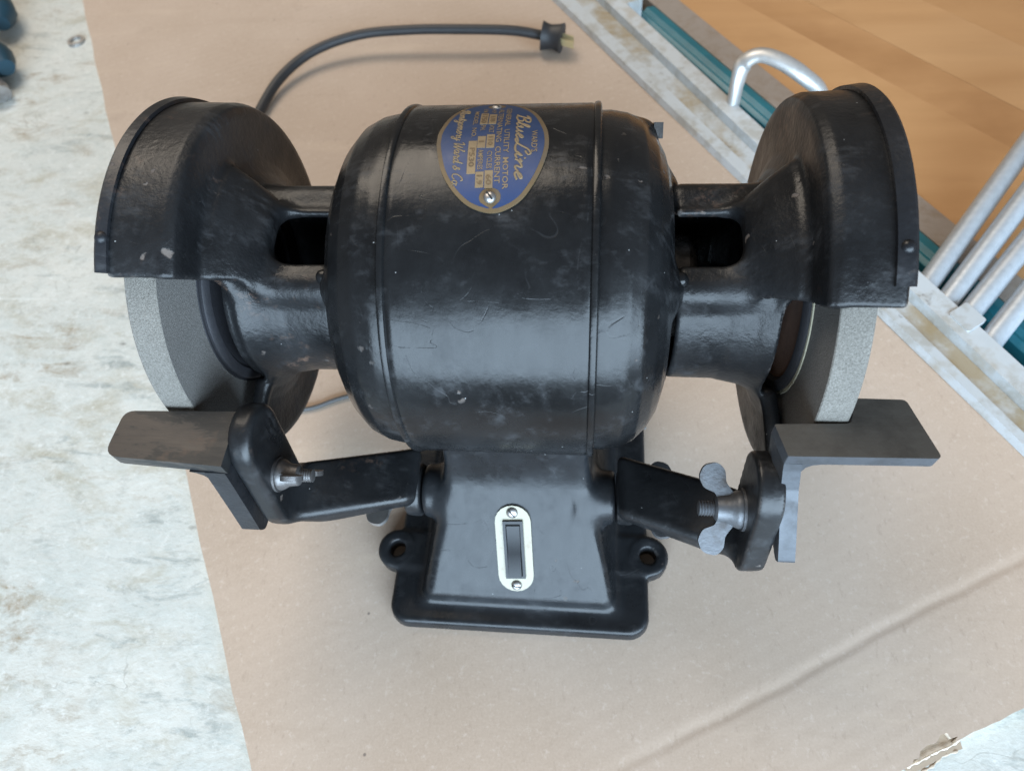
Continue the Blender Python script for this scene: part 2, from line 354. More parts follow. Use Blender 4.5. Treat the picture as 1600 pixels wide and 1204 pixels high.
def slab():
    t = NT('stained_white_slab'); A = (0, 0, .80)
    big = t.noise(8, 6, .62, t.map((.8, 1.3, 1), A), .4); f = t.noise(420, 4, .7); m = t.noise(75, 6, .7, t.map((.7, 1.2, 1), A), .3)
    c = t.mix(t.ramp(big, .3, .7), (.47, .49, .465), (.60, .595, .55))
    c = t.mix(t.ramp(m, .42, .66, 0, .40), c, (.38, .42, .40))
    v = t.noise(22, 7, .74, t.map((.7, 1.4, 1), A, (4, 4, 0)), .4); c = t.mix(t.ramp(v, .51, .65, 0, .75), c, (.34, .315, .24))
    r = t.noise(30, 7, .76, t.map((.6, 1.4, 1), A, (9, 1, 0)), .4); g = t.noise(9, 3, .5, t.map(loc=(3, 3, 0)))
    c = t.mix(t.math('MULTIPLY', t.ramp(r, .54, .66), t.ramp(g, .44, .58, 0, .85)), c, (.25, .19, .12))
    q = t.noise(38, 7, .75, t.map((.5, 1.7, 1), A, (1, 7, 0)), .4); c = t.mix(t.math('MULTIPLY', t.ramp(q, .54, .64), t.ramp(g, .58, .44, 0, .75)), c, (.20, .235, .23))
    z1 = t.noise(160, 6, .75, t.map((.8, 1.2, 1), A)); c = t.mix(t.ramp(z1, .54, .66, 0, .42), c, (.29, .30, .275)); z2 = t.noise(200, 6, .75, t.map((1, 1, 1), A, (2, 6, 0))); c = t.mix(t.ramp(z2, .55, .68, 0, .5), c, (.68, .69, .67))
    cr = t.noise(12, 4, .6, t.map((.7, 1.3, 1), A, (6, 2, 0)), .8); ck = t.ramp(t.math('ABSOLUTE', t.math('SUBTRACT', cr, .5)), .004, .0008); c = t.mix(t.math('MULTIPLY', ck, t.ramp(big, .45, .6, 0, .55)), c, (.22, .21, .18))
    d, cc = t.voro(30, t.map((1, 1.8, 1), A)); sp = t.math('MULTIPLY', t.ramp(t.math('ADD', d, t.math('MULTIPLY', m, .2)), .20, .12), t.ramp(t.xyz(cc)[0], .80, .82))
    c = t.mix(t.math('MULTIPLY', sp, .75), c, (.085, .08, .065))
    w = t.noise(50, 5, .7, t.map((.06, 2.6, 1), (0, 0, .8))); c = t.mix(t.ramp(w, .62, .70, 0, .45), c, (.70, .72, .70))
    c = t.mix(t.ramp(f, .40, .66, 0, .22), c, (.62, .63, .605))
    return t.out(c, t.ramp(m, .3, .7, .34, .6), 0, t.bump(t.math('ADD', m, t.math('MULTIPLY', f, .35)), .35, .0012), .35)
M['slab'] = slab()
def wood(k):
    t = NT('oiled_pine'); a = math.radians(49.0)
    v = t.map((.10, 1.0, 1), (0, 0, a), (k*.37, k*.21, 0)); n = t.noise(55, 6, .6, v, .3); b = t.noise(8, 3, .5, t.map((.3, 1, 1), (0, 0, a), (k, 0, 0)))
    c = t.mix(n, (.365, .185, .072), (.53, .30, .138)); c = t.mix(t.ramp(b, .4, .7, 0, .45), c, ((.42, .22, .095), (.62, .40, .215), (.52, .30, .14))[k % 3])
    bs = t.noise(7, 5, .65, t.map((.6, 1.2, 1), (0, 0, a), (3, k*.2, 0))); c = t.mix(t.ramp(bs, .50, .70, 0, .5), c, (.27, .125, .045))
    d, cc = t.voro(6, t.map((.55, 1, 1), (0, 0, a), (k*2.1, 0, 0))); c = t.mix(t.ramp(d, .07, .02, 0, .7), c, (.16, .06, .02))
    return t.out(c, t.ramp(n, .3, .7, .32, .45), 0, t.bump(n, .1, .0006), .45)
M['wood'] = [wood(k) for k in range(3)]
def rail_mat(name, dirty):
    t = NT(name); n = t.noise(45, 6, .7, t.map((1, 1, 1))); k = t.noise(16, 5, .65)
    c = t.mix(n, (.42, .455, .48), (.56, .58, .585))
    c = t.mix(t.ramp(n, .48, .62, 0, .55+.25*dirty), c, (.29, .265, .215)); c = t.mix(t.ramp(k, .60-.16*dirty, .74-.16*dirty, 0, .8), c, (.30, .22, .11))
    c = t.mix(t.ramp(t.noise(70, 5, .7, t.map(loc=(2, 5, 1))), .64, .72, 0, .8), c, (.12, .10, .085))
    return t.out(c, .45, .15, t.bump(n, .3, .0008))
M['rail'] = rail_mat('pale_weathered_rail', 0.15); M['rail_dirt'] = rail_mat('stained_rail_channel', 1.0)
def hammer():
    t = NT('silver_hammered_paint'); n = t.noise(300, 3, .5); return t.out(t.mix(n, (.36, .40, .44), (.54, .58, .62)), .36, .45, t.bump(n, .14, .0006))
M['tube'] = hammer()
M['alu'] = metal('bare_aluminium', (.55, .55, .54), .36, .5, .65, (.40, .35, .28), .4)
def teal():
    t = NT('teal_strip'); n = t.noise(90, 4); return t.out(t.mix(n, (.008, .10, .135), (.015, .16, .20)), .4, 0, t.bump(n, .2, .0006))
M['teal'] = teal()
M['tealdark'] = NT('dark_teal_plastic').out((.006, .035, .055), .5)
M['gap'] = NT('dark_brown_gap').out((.10, .085, .07), .9)  # one dark brown tone for the gap bottom and the floor
M['strip'] = metal('grey_brown_strip', (.30, .25, .21), .5, .7, .1, (.2, .14, .09), .6)

# ------------------------------------------------------------------ bench, wood, cardboard
RO = np.array([-0.9, 392.8]); RD = np.array([.517, -.856]); RN = np.array([.856, .517])   # rail line
def rp(s, n, z): q = RO+RD*s+RN*n; return (q[0], q[1], z)
G = -H                                       # cardboard top in spindle coordinates
bm = bmesh.new()
prism(bm, [rp(-900, 22, 0)[:2], rp(752, 22, 0)[:2], (-2200, -270), (-2200, 1600)], G-34, G-4, XY)
tag(bm_obj('bench_top', bm, M['slab'], smooth=None, bevel=1.5), kind='structure')
bm = bmesh.new(); prism(bm, [(-2600, -2600), (2600, -2600), (2600, 2600), (-2600, 2600)], G-200, G-190, XY)
tag(bm_obj('floor', bm, M['gap'], smooth=None), kind='structure')
wt = thing('wooden_top', 'orange brown oiled pine top of glued boards beyond the pale metal rail', 'wood top', (300, 350, 0))
def off_from(o): return tuple(-np.array([c/MM for c in o.location])+np.array((0, 0, H)))
k = 0; a = math.radians(49); bd = np.array([math.cos(-a), math.sin(-a)]); bn = np.array([-bd[1], bd[0]])
# boards run down to the right across the top; cut by the rail line
def clip_half(poly, p, n):
    out = []
    for i in range(len(poly)):
        A = np.array(poly[i-1], float); B = np.array(poly[i], float); da = (A-p)@n; db = (B-p)@n
        if da >= 0: out.append(tuple(A)) if not out or out[-1] != tuple(A) else None
        if (da >= 0) != (db >= 0): out.append(tuple(A+(B-A)*da/(da-db)))
    return out
bo = np.array([150., 300.]); wdt = [62, 88, 34, 71, 46, 95, 38, 64, 52, 80, 41, 67, 90, 45, 70, 50]
acc = -330.0
for i, w in enumerate(wdt):
    q = [bo+bd*-500+bn*acc, bo+bd*900+bn*acc, bo+bd*900+bn*(acc+w-.2), bo+bd*-500+bn*(acc+w-.2)]
    q = clip_half([tuple(p) for p in q], RO+RN*(92), RN)
    acc += w
    if len(q) < 3: continue
    bm = bmesh.new(); prism(bm, q, G-22, G-8+random.uniform(-.15, .15), XY)
    bm_obj('board', bm, M['wood'][i % 3], wt, smooth=None, bevel=.3, seg=1, off=off_from(wt))
bm = bmesh.new(); prism(bm, [rp(-300, 71, 0)[:2], rp(900, 71, 0)[:2], rp(900, 91.5, 0)[:2], rp(-300, 91.5, 0)[:2]], G-22, G-6, XY)
bm_obj('edge_strip', bm, M['strip'], wt, smooth=None, bevel=1, off=off_from(wt))
bm = bmesh.new(); prism(bm, [rp(-300, 22, 0)[:2], rp(900, 22, 0)[:2], rp(900, 160, 0)[:2], rp(-300, 160, 0)[:2]], G-40, G-24, XY)
tag(bm_obj('gap_floor', bm, M['gap'], smooth=None), kind='structure')

def crease(x, y):
    p0 = np.array([84.8, -136.5]); d = np.array([227.5-84.8, -59.2+136.5]); d /= np.linalg.norm(d); n = np.array([-d[1], d[0]])
    s = (x-p0[0])*d[0]+(y-p0[1])*d[1]; w = (x-p0[0])*n[0]+(y-p0[1])*n[1]+.5*np.sin(s*.05)+.25*np.sin(s*.21)
    f = np.clip((s+70)/60, 0, 1)
    return f*(-.27*np.exp(-(np.where(w > 0, w/2.6, w/1.4))**2))
def card():
    # outline, counter-clockwise; the lower right edge is torn
    L = [(-102.1-.53*180, 0)]
    bl = (-30., -246.); pts = []
    left0 = (-60.5, -246.); left1 = (-432-.564*140, 425.6+140)
    n = 60
    for i in range(n+1):
        s = i/n; x = left0[0]+(left1[0]-left0[0])*s; y = left0[1]+(left1[1]-left0[1])*s
        pts.append((x+.5*math.sin(i*1.3)+random.uniform(-.25, .25), y))
    far = [(-200, 566), (0, 566), (60, 420)]
    pts += far
    for s in (20, 150, 300, 450, 560): pts.append(rp(s, 6, 0)[:2])
    pts += [(330, -62)]
    e0 = np.array((330., -62.)); e1 = np.array((209.4, -122.2)); e2 = np.array((176.5, -138.2)); e3 = np.array((157.4, -148.4)); e4 = np.array((-30., -236.))
    for i in range(1, 30):
        p = e0+(e1-e0)*i/29; pts.append((p[0], p[1]+random.uniform(-.3, .3)))
    for i in range(1, 12):
        p = e1+(e2-e1)*i/12; pts.append((p[0], p[1]+random.uniform(-.35, .35)))
    # torn notch
    pts += [(181, -134.6), (178.4, -135.6), (177.2, -133.6), (174.6, -134.5), (172.2, -137.6), (169, -138.4), (165.6, -140.9), (164.6, -143.4), (162.6, -143.8), (161, -146.2)]
    for i in range(1, 30):
        p = e3+(e4-e3)*i/29; pts.append((p[0], p[1]+random.uniform(-.3, .3)))
    return pts
pts = card(); pts = pts[::-1]
bpts = [Vector(p) for p in pts]; nb = len(bpts)
gx = np.arange(-510, 340, 5.0); gy = np.arange(-250, 570, 5.0)
P = np.array(pts)
def inside(x, y):
    r = np.zeros(x.shape, bool)
    for i in range(nb):
        x1, y1 = P[i-1]; x2, y2 = P[i]
        c = ((y1 > y) != (y2 > y)) & (x < (x2-x1)*(y-y1)/(y2-y1+1e-12)+x1); r ^= c
    return r
XX, YY = np.meshgrid(gx, gy); XX = XX.ravel(); YY = YY.ravel()
dmin = d_line(XX, YY, [tuple(p) for p in P]+[tuple(P[0])])
ok = inside(XX, YY) & (dmin > 2.0)
# finer points along the crease
cs = np.arange(-75, 230, 3.0); cd = np.array([142.7, 77.3]); cd /= np.linalg.norm(cd); cn = np.array([-cd[1], cd[0]])
FX = []; 
for w in np.arange(-7.5, 9, 1.1): FX.append(np.array([84.8, -136.5])+cs[:, None]*cd+cn*w)
FX = np.concatenate(FX); fd = d_line(FX[:, 0], FX[:, 1], [tuple(p) for p in P]+[tuple(P[0])]); FX = FX[inside(FX[:, 0], FX[:, 1]) & (fd > 1)]
gp = np.stack([XX[ok], YY[ok]], 1)
rel = gp-np.array([84.8, -136.5]); gp = gp[~((np.abs(rel@cn-.5) < 9.5) & (rel@cd > -77) & (rel@cd < 232))]
allp = bpts+[Vector(p) for p in gp]+[Vector(p) for p in FX]
vo, eo, fo, *_ = delaunay_2d_cdt(allp, [(i, (i+1) % nb) for i in range(nb)], [], 1, 1e-4)
V2 = np.array([v[:] for v in vo]); z = G+crease(V2[:, 0], V2[:, 1])+.35*np.sin(V2[:, 0]*.021+1)*np.sin(V2[:, 1]*.017)
top = np.column_stack([V2, z]); bot = np.column_stack([V2, np.full(len(V2), G-3.95)])
nV = len(V2); F = [list(f) for f in fo]
F = [f if np.cross(V2[f[1]]-V2[f[0]], V2[f[2]]-V2[f[0]]) > 0 else f[::-1] for f in F]
cnt = {}
for f in F:
    for i in range(len(f)):
        e = (f[i], f[(i+1) % len(f)]); cnt[e] = 1
rim = [e for e in cnt if (e[1], e[0]) not in cnt]
FF = F+[[b, a, a+nV, b+nV] for a, b in rim]+[[i+nV for i in f[::-1]] for f in F]
cb = mesh_obj('cardboard_sheet', np.concatenate([top, bot]), FF, [M['card'], M['card_edge']], None, 40)
mi = [0]*len(F)+[1]*len(rim)+[0]*len(F); cb.data.polygons.foreach_set('material_index', mi)
tag(cb, 'creased flat brown cardboard sheet lying under the black grinder', 'cardboard')
# torn plies showing in the notch
bm = bmesh.new(); prism(bm, [(182.5, -134.3), (176.5, -132), (170, -136), (163, -142.5), (159.5, -146), (160.4, -148.9), (165, -147.4), (170.5, -144.5), (174.5, -142), (183, -138.6)], G-3.9, G-2.2, XY)
bm_obj('inner_ply', bm, M['card_in'], cb, None)
Vs, Fs = sweep(catmull([(186, -132.6, G-1.5), (179, -137.6, G-1.3), (172, -140.7, G-1.0), (166, -143.9, G-1.2), (160, -146.8, G-1.6)], 8), lambda s: .4+.2*math.sin(s*40)+.12*math.sin(s*93), 6)
mesh_obj('torn_edge', Vs, Fs, M['card_edge'], cb, 60)
Vs, Fs = sweep(catmull([(181, -139.4, G-2.6), (175, -141.6, G-2.9), (170, -145.6, G-2.8), (165, -148, G-3)], 8), lambda s: .55+.25*math.sin(s*31), 6)
mesh_obj('torn_edge', Vs, Fs, M['card_in'], cb, 60)

# ------------------------------------------------------------------ metal frame beyond the bench edge
fr = thing('metal_frame', 'dirty pale metal rail with silver grey tubes along the right side of the cardboard', 'metal frame', (140, 200, 0))
fo_ = off_from(fr)
def rail_strip(name, prof0, prof1, mat, s0=-120, s1=620, n=24):
    V = []; F = []; m = len(prof0)
    for i in range(n+1):
        f = i/n; s = s0+(s1-s0)*f
        for (a, za), (b, zb) in zip(prof0, prof1):
            w = np.clip(s/470, -.3, 1.3)
            V.append(rp(s, a+(b-a)*w, G+za+(zb-za)*f))
    for i in range(n):
        for j in range(m): F.append([i*m+j, i*m+(j+1) % m, (i+1)*m+(j+1) % m, (i+1)*m+j])
    F.append(list(range(m))); F.append([n*m+j for j in range(m)][::-1])
    bm = bmesh.new(); vs = [bm.verts.new(v) for v in V]
    for f in F: bm.faces.new([vs[i] for i in f])
    return bm_obj(name, bm, mat, fr, 30, fo_, bevel=.8)
rail_strip('outer_lip', [(0, .2), (1, 5), (12, 5), (13, .2)], [(0, .2), (1, 5), (6, 5), (7, .2)], M['rail'])
rail_strip('channel', [(12.6, .1), (13, 2.6), (28, 2.6), (28.5, .1)], [(6.6, .1), (7, 2.6), (17, 2.6), (17.5, .1)], M['rail_dirt'])
rail_strip('ridge', [(28, .1), (28.5, 9), (39, 10), (40, -8)], [(17, .1), (17.5, 9), (30, 10), (31, -8)], M['rail'])
for (a, b) in (((221.4, 98.1), (286.3, 185.1)), ((228.6, 85.4), (274.1, 142.7)), ((235.0, 73.5), (263.9, 107.2)), ((244.1, 58.8), (256.5, 73.5))):
    a = np.array(a); b = np.array(b); d = (b-a)/np.linalg.norm(b-a)
    L_ = np.linalg.norm(b-a); p0 = np.array([*(a-d*5), -111.4]); p1 = np.array([*(a+d*330), -111+19*330/max(L_, 85)])
    Vs, Fs = sweep([p0+(p1-p0)*i/12 for i in range(13)], 6.0, 18)
    mesh_obj('tube', Vs, Fs, M['tube'], fr, 60, fo_)
bm = bmesh.new(); prism(bm, round_poly([(222, 70), (233, 78), (240, 66), (229, 58)], 1.5), -107, -103.6, XY)
bm_obj('bracket', bm, M['rail'], fr, 30, fo_, bevel=.4)
bm = bmesh.new(); prism(bm, [rp(28, 36, 0)[:2], rp(44, 36, 0)[:2], rp(44, 54, 0)[:2], rp(28, 54, 0)[:2]], G-20, G+9, XY)
bm_obj('bracket', bm, M['rail'], fr, 30, fo_, bevel=1.5)
hp = catmull([(126.5, 252, -108), (127, 254.5, -92), (129.5, 258, -80), (139, 258, -75), (152, 251.5, -76), (166, 245, -82), (180, 246, -95), (190, 250, -121)], 8)
Vs, Fs = sweep(hp, lambda s: 6.4-.5*math.sin(s*6), 14, (0.3, 0, 1), .7)
mesh_obj('handle', Vs, Fs, M['alu'], fr, 60, fo_)
# teal strip lying in the gap
Vt = []
bm = bmesh.new(); prism(bm, round_poly([(53.5, G-24), (53.5, G-7), (57, G-5), (60, G-7), (63, G-4.5), (70.5, G-6), (70.5, G-24)], .8, 3), 38, 620, lambda u, v, w: rp(w, u, v))
tag(bm_obj('teal_strip', bm, M['teal'], None, 40), 'dark teal grooved strip lying between the metal rail and the wooden top', 'strip')

# ------------------------------------------------------------------ small things at the left
ct = thing('hand_clamp', 'dark teal handled clamp cut off at the far left edge', 'clamp', (-480, 350, 0)); co_ = off_from(ct)
for (p, r) in (([(-560, 452, -100), (-520, 420, -98), (-495, 398, -99), (-478, 372, -103)], 13), ([(-560, 372, -100), (-500, 345, -99), (-468, 327, -101), (-443, 310, -104)], 13)):
    Vs, Fs = sweep(catmull(p, 6), lambda s, r=r: r*(.8+.35*s if s < .85 else 1.1-(s-.85)*4), 14)
    mesh_obj('handle', Vs, Fs, M['tealdark'], ct, 60, co_)
Vs, Fs = sweep(catmull([(-540, 340, -104), (-480, 312, -106), (-448, 292, -108), (-440, 284, -110)], 6), 8, 12)
mesh_obj('jaw', Vs, Fs, M['steel'], ct, 60, co_)
Vs, Fs = lathe([(-1.0, 4.8), (-1.0, 7.2), (1.0, 7.2), (1.0, 4.8)], 40)
Vs = [(y-415, z+366, x+G-2.9) for x, y, z in Vs]
tag(mesh_obj('washer', Vs, Fs, M['steel'], None, 30), 'small steel ring lying on the white slab by the cardboard edge', 'ring')
ww = catmull([(-188, 60, G+1.3), (-178, 16, G+1.3), (-150, 4, G+1.3), (-121, 5.5, G+1.3), (-103, 13, G+1.3), (-70, 24, G+1.3), (-40, 34, G+1.3)], 10)
Vs, Fs = sweep(ww, 1.25, 8)
tag(mesh_obj('thin_wire', Vs, Fs, M['wire'], None, 60), 'thin grey wire lying on the cardboard behind the left wheel', 'wire')

# ------------------------------------------------------------------ THE GRINDER
gr = thing('bench_grinder', 'old black bench grinder with two grey wheels and a blue brass nameplate', 'bench grinder', (0, 0, 0))
# motor shell: drum with rolled rims
prof = [(-33.4, 55), (-33.6, 64.2), (-33.2, 65.0), (-31.9, 65.25), (-30.9, 65.0), (30.9, 65.0), (31.9, 65.25), (33.2, 65.0), (33.6, 64.2), (33.4, 55)]
xs_ = [(-33.4, 55), (-33.7, 64.6), (-33.2, 65.45), (-32.4, 65.6), (-31.5, 65.35), (-31.1, 64.75), (-30.5, 65.0)]+[(x, 65.0) for x in np.linspace(-29, 29, 13)]+[(30.5, 65.0), (31.1, 64.75), (31.5, 65.35), (32.4, 65.6), (33.2, 65.45), (33.7, 64.6), (33.4, 55)]
Vs, Fs = lathe(xs_, 220)
mesh_obj('motor_shell', Vs, Fs, M['drum'], gr, 40)
# end bells
def bell(sg):
    P2 = [(30, 0), (30, 62.0), (37, 62.0), (42.5, 61.0), (47.5, 58.6), (52, 54), (55.2, 48.5), (57.2, 42), (58, 36), (58, 0)]
    P2 = [(a, b) for a, b in P2]; Pm = P2+[(a, -b) for a, b in P2[::-1] if b > 0]
    def fn(X, Y, Z):
        x = X*sg; r = np.hypot(Y, Z); d = d_poly(x, r, Pm)-.6
        for t in (47, 128, 227, 308):
            c, s = -math.cos(math.radians(t)), math.sin(math.radians(t))
            d = smin(d, d_cap(x, Y, Z, (46, 39*c, 39*s), (55.0, 34*c, 34*s), 7.2), 6)
        for t in ((128, 308) if sg > 0 else (308,)):     # lugs of the through bolts
            c, s = -math.cos(math.radians(t)), math.sin(math.radians(t))
            d = smin(d, d_cap(x, Y, Z, (42, 54.5*c, 54.5*s), (48.5, 54.5*c, 54.5*s), 4.6), 3)
        return d
    lo = (29, -64, -64) if sg > 0 else (-60.5, -64, -64); hi = (60.5, 64, 64) if sg > 0 else (-29, 64, 64)
    V, Q = sdf_mesh(fn, lo, hi, 1.15)
    return mesh_obj('end_bell', V, Q, M['cast'], gr, 180)
for sg in (-1, 1):
    bell(sg)
    for t in ((128, 308) if sg > 0 else (308,)):
        c, s = -math.cos(math.radians(t)), math.sin(math.radians(t))
        bm = bmesh.new(); u = Vector((0, c, s)); v = Vector((0, -s, c)); 
        prism(bm, [(-2.7, -2.7), (2.7, -2.7), (2.7, 2.7), (-2.7, 2.7)], 52.0, 55.2, lambda a, b, w: tuple(Vector((w*sg, 0, 0))+u*(55.5+a)+v*b))
        bm_obj('bolt_head', bm, M['cast'], gr, 35, bevel=.5)
    # bearing hub and spindle
    Vs, Fs = lathe([(sg*57, 0.01), (sg*57, 19), (sg*66, 19), (sg*69, 16), (sg*70, 11), (sg*70, 7), (sg*117.5, 7), (sg*117.5, 0.01)], 48, closed=False)
    mesh_obj('spindle', Vs, Fs, M['cast'], gr, 35)
    # small bolt nub where the arm meets the bell
    for t in (53,):
        c, s = -math.cos(math.radians(t)), math.sin(math.radians(t))
        V, Q = sdf_mesh(lambda X, Y, Z: d_cap(X*sg, Y, Z, (57.5, 37*c, 37*s), (60.5, 37*c, 37*s), 2.6), (min(sg*54, sg*64), 37*c-4, 37*s-4), (max(sg*54, sg*64), 37*c+4, 37*s+4), .6)
        mesh_obj('bolt_head', V, Q, M['cast'], gr, 180)
# wheel guards
def sector(Y, Z, t0, t1):
    """signed distance to the open sector t0<t<t1 (negative inside)"""
    f, u = -Y, Z
    a, b = math.radians(t1), math.radians(t0)
    d1 = -f*math.sin(a)+u*math.cos(a)            # >0 above upper ray
    d2 = f*math.sin(b)-u*math.cos(b)             # >0 below lower ray
    return np.maximum(d1, d2)
def guard(sg, ttop, tbot, xo=0.0, hubx=97.0):
    line = [(61.5, 32.8), (80, 33), (87, 34.2), (92, 37), (95.5, 41.5), (97.6, 47), (98.2, 54), (98.3, 62.5), (98.9, 64.6), (101.0, 65.6), (117.2, 66.1)]
    cone = [(76, 33), (82, 37), (89, 44.5), (94.5, 49.5), (99, 51)]
    def fn(X, Y, Z):
        x = X*sg-xo; r = np.hypot(Y, Z)
        d = d_line(x, r, line)-1.55
        f, u = -Y, Z
        am = sector(Y, Z, 40, 108)
        # the cone only on the upper front
        d = smin(d, smax(d_line(x, r, cone)-1.7, am, 9.0), 2.2)
        d = smin(d, d_seg2(x, r, (80, 33.2), (hubx, 35.8))-1.5, 2.0)
        cut = smax(smax(sector(Y, Z, tbot, ttop), 38.2-r, 9.0), hubx-12-x, 4.0)
        cut = np.minimum(cut, smax(smax(sector(Y, Z, tbot, ttop), 30-r, 6.0), hubx+1.6-x, 3.0))
        d = smax(d, -cut, 1.6)
        d = smax(d, -smax(sector(Y, Z, -78, ttop), 102.5-x, 3.0), 1.5)
        c, s = -math.cos(math.radians(tbot-1)), math.sin(math.radians(tbot-1))
        d = smin(d, d_cap(x, Y, Z, (97.2, 41*c, 41*s), (99.0, 64*c, 64*s), 2.9), 2.0)
        for t, rr, q, x1 in ((47, 31.6, 6.6, 91), (117, 31.5, 6.8, 88), (228, 31.5, 6.5, 82), (306, 29.5, 6.0, 80)):
            c, s = -math.cos(math.radians(t)), math.sin(math.radians(t))
            d = smin(d, d_cap(x, Y, Z, (62.5, rr*c, rr*s), (x1, rr*c, rr*s), q), 3.0)
            d = smax(d, 57.6-x, .8)
        # windows between the ribs
        for ta, tb, xe in ((61, 97, 80.8),):
            w = smax(smax(sector(Y, Z, ta, tb) if tb-ta < 170 else r*0-5, x-xe, 7.0), 24-r, 1.0)
            d = smax(d, -w, 1.6)
        # hollow inside
        d = smax(d, -smax(r-29.5, x-99, .5), 1.0)
        return d
    lo = [57, -68.5, -68.5]; hi = [119, 68.5, 68.5]
    lo[0] += xo; hi[0] += xo
    if sg < 0: lo[0], hi[0] = -hi[0], -lo[0]
    V, Q = sdf_mesh(fn, lo, hi, .95)
    g = mesh_obj('wheel_guard', V, Q, M['guard'], gr, 180)
    # sheet metal cover with a turned-over lip and its rivet
    x0, x1 = (117.4, 121.4) if sg < 0 else (114.4, 119.9)
    tl = ttop+1.5 if sg < 0 else ttop+5.5
    prof = [(x0, 67.7), (x0, 69.0), (x1-.9, 69.6), (x1, 69.0), (x1, 42), (x1-1.2, 42), (x1-1.2, 67.7)]
    if sg < 0: prof = [(-a, b) for a, b in prof]
    Vs, Fs = lathe(prof, 120, tl, 282)
    bm = bmesh.new(); vs = [bm.verts.new(v) for v in Vs]
    for f in Fs: bm.faces.new([vs[i] for i in f])
    cv = bm_obj('guard_cover', bm, M['cover'], gr, 35, bevel=.25, seg=1)
    for t in (tl+9,):
        c, s = -math.cos(math.radians(t)), math.sin(math.radians(t)); xm = sg*(x0+x1)/2
        V, Q = sdf_mesh(lambda X, Y, Z: np.sqrt((X-xm)**2+(Y-68.2*c)**2+(Z-68.2*s)**2)-2.2, (xm-3, 68.9*c-3, 68.9*s-3), (xm+3, 68.9*c+3, 68.9*s+3), .5)
        mesh_obj('rivet', V, Q, M['cover'], cv, 180)
    return g
guard(-1, 50.5, -26)
guard(1, 44.8, -24, 0.3, 92.0)
# grinding wheels
def wheel(x0, x1, sg):
    R = 63.0; a, b = sg*x0, sg*x1
    side = [(a, 10), (a, R-.35), (a+sg*.35, R), (b-sg*.35, R), (b, R-.35), (b, 10)]
    V, F = lathe(side, 200); m = 6
    o = mesh_obj('grinding_wheel', V, F, [M['grit_side'], M['grit_rim']], gr, 30)
    o.data.polygons.foreach_set('material_index', [1 if i % m in (1, 2, 3) else 0 for i in range(len(F))])
    for q, d in ((a, -sg), (b, sg)):
        V, F = lathe([(q, 8), (q, 39.8), (q+d*.45, 39.8), (q+d*.45, 8)], 96); mesh_obj('paper_blotter', V, F, M['blotter'] if sg > 0 else M['flange'], o, 30)
        V, F = lathe([(q+d*.45, 30), (q+d*.45, 38.6), (q+d*1.3, 38.8), (q+d*2.0, 38.0), (q+d*2.3, 35.0), (q+d*1.4, 34.2), (q+d*.6, 33.0)], 96); mesh_obj('flange', V, F, M['flange'], o, 40)
        V, F = lathe([(q+d*.5, 8), (q+d*.5, 33.6), (q+d*.9, 33.8), (q+d*1.2, 24), (q+d*2.6, 17), (q+d*3, 8)], 96); mesh_obj('flange_cup', V, F, M['rusty'] if sg > 0 else M['flange'], o, 40)
    bm = bmesh.new(); hx = [(8*math.cos(i*math.pi/3), 8*math.sin(i*math.pi/3)) for i in range(6)]
    prism(bm, hx, b+sg*3, b+sg*9, YZ); bm_obj('nut', bm, M['steel'], o, 30, bevel=.5)
wheel(105.4, 116.1, -1); wheel(102.5, 112.7, 1)

# base: column, flange, ears, pivot bosses
BX = 2.7
def colf(X, Y, Z):
    fr_ = catmull([(-52.6, -36), (-53.6, -43), (-55.4, -51), (-58.9, -59), (-64, -65.9), (-73, -76.2), (-82.2, -86.6), (-90.3, -95.6), (-93.4, -98.8), (-94.8, -102), (-95.2, -110)], 4)
    prof = [(50, -40)]+[tuple(q) for q in fr_]+[(50, -110.1)]
    d = d_poly(Y, Z, prof)
    w = np.interp(Z, [-111, -102, -97, -90, -82, -74, -66, -50, -30], [43.0, 41.6, 40.2, 38.3, 35.8, 33.2, 31.2, 29.4, 28.9])
    d = smax(d, (np.abs(X-BX)-w-.6)*.95, 5.0)
    return d
def basef(X, Y, Z):
    d = colf(X, Y, Z)
    qx = np.abs(X-BX)-57.6+9; qy = np.abs(Y+23)-82.3+9
    f2 = np.hypot(np.maximum(qx, 0), np.maximum(qy, 0))+np.minimum(np.maximum(qx, qy), 0)-9
    f2 = f2-np.clip((-108-Z)*.12, 0, .7)
    f = smax(f2, np.abs(Z+109.9)-4.3, 2.6)
    d = smin(d, f, 5.0)
    for x, y in ((-55.5, -72), (60.3, -70), (-50, 40), (55, 40)):
        e = d_cylz(X, Y, Z, x, y, 9.3, -114.2, -104.6, 1.6); e = np.minimum(e, d_box(X, Y, Z, ((x+BX)/2*.6+x*.4, y, -109.6), (14, 9.0, 4.6), 1.6))
        d = smin(d, e, 2.0)
    for x, y in ((-55.5, -72), (60.3, -70), (-50, 40), (55, 40)):
        d = smax(d, -(np.hypot(X-x, Y-y)-3.7), 1.2)
    # pivot bosses on both sides
    b = d_cylx(X, Y, Z, -55, -75, 11.6, -38.5, 43.8, 2.0); b = smax(b, 27-np.abs(X-BX), 1)
    d = smin(d, b, 5.0)
    d = np.where(False, d, d)
    d = smax(d, 64.2-np.hypot(Y, Z), 1.0)         # saddle under the drum
    d = smax(d, -114-Z, .5)
    return d
V, Q = sdf_mesh(basef, (-72, -107, -115), (77, 62, -30), 1.1)
mesh_obj('base', V, Q, M['base'], gr, 180)
# switch plate on the sloping face
fa = np.array([-67.1, -69.2]); fb = np.array([-90.5, -95.7]); fd = (fb-fa)/np.linalg.norm(fb-fa); fn_ = np.array([fd[1], -fd[0]])
if fn_[0] > 0: fn_ = -fn_
def face(u, v, w):       # u across, v down the slope from fa, w out of the face
    q = fa+fd*v+fn_*w; return (u, q[0], q[1])

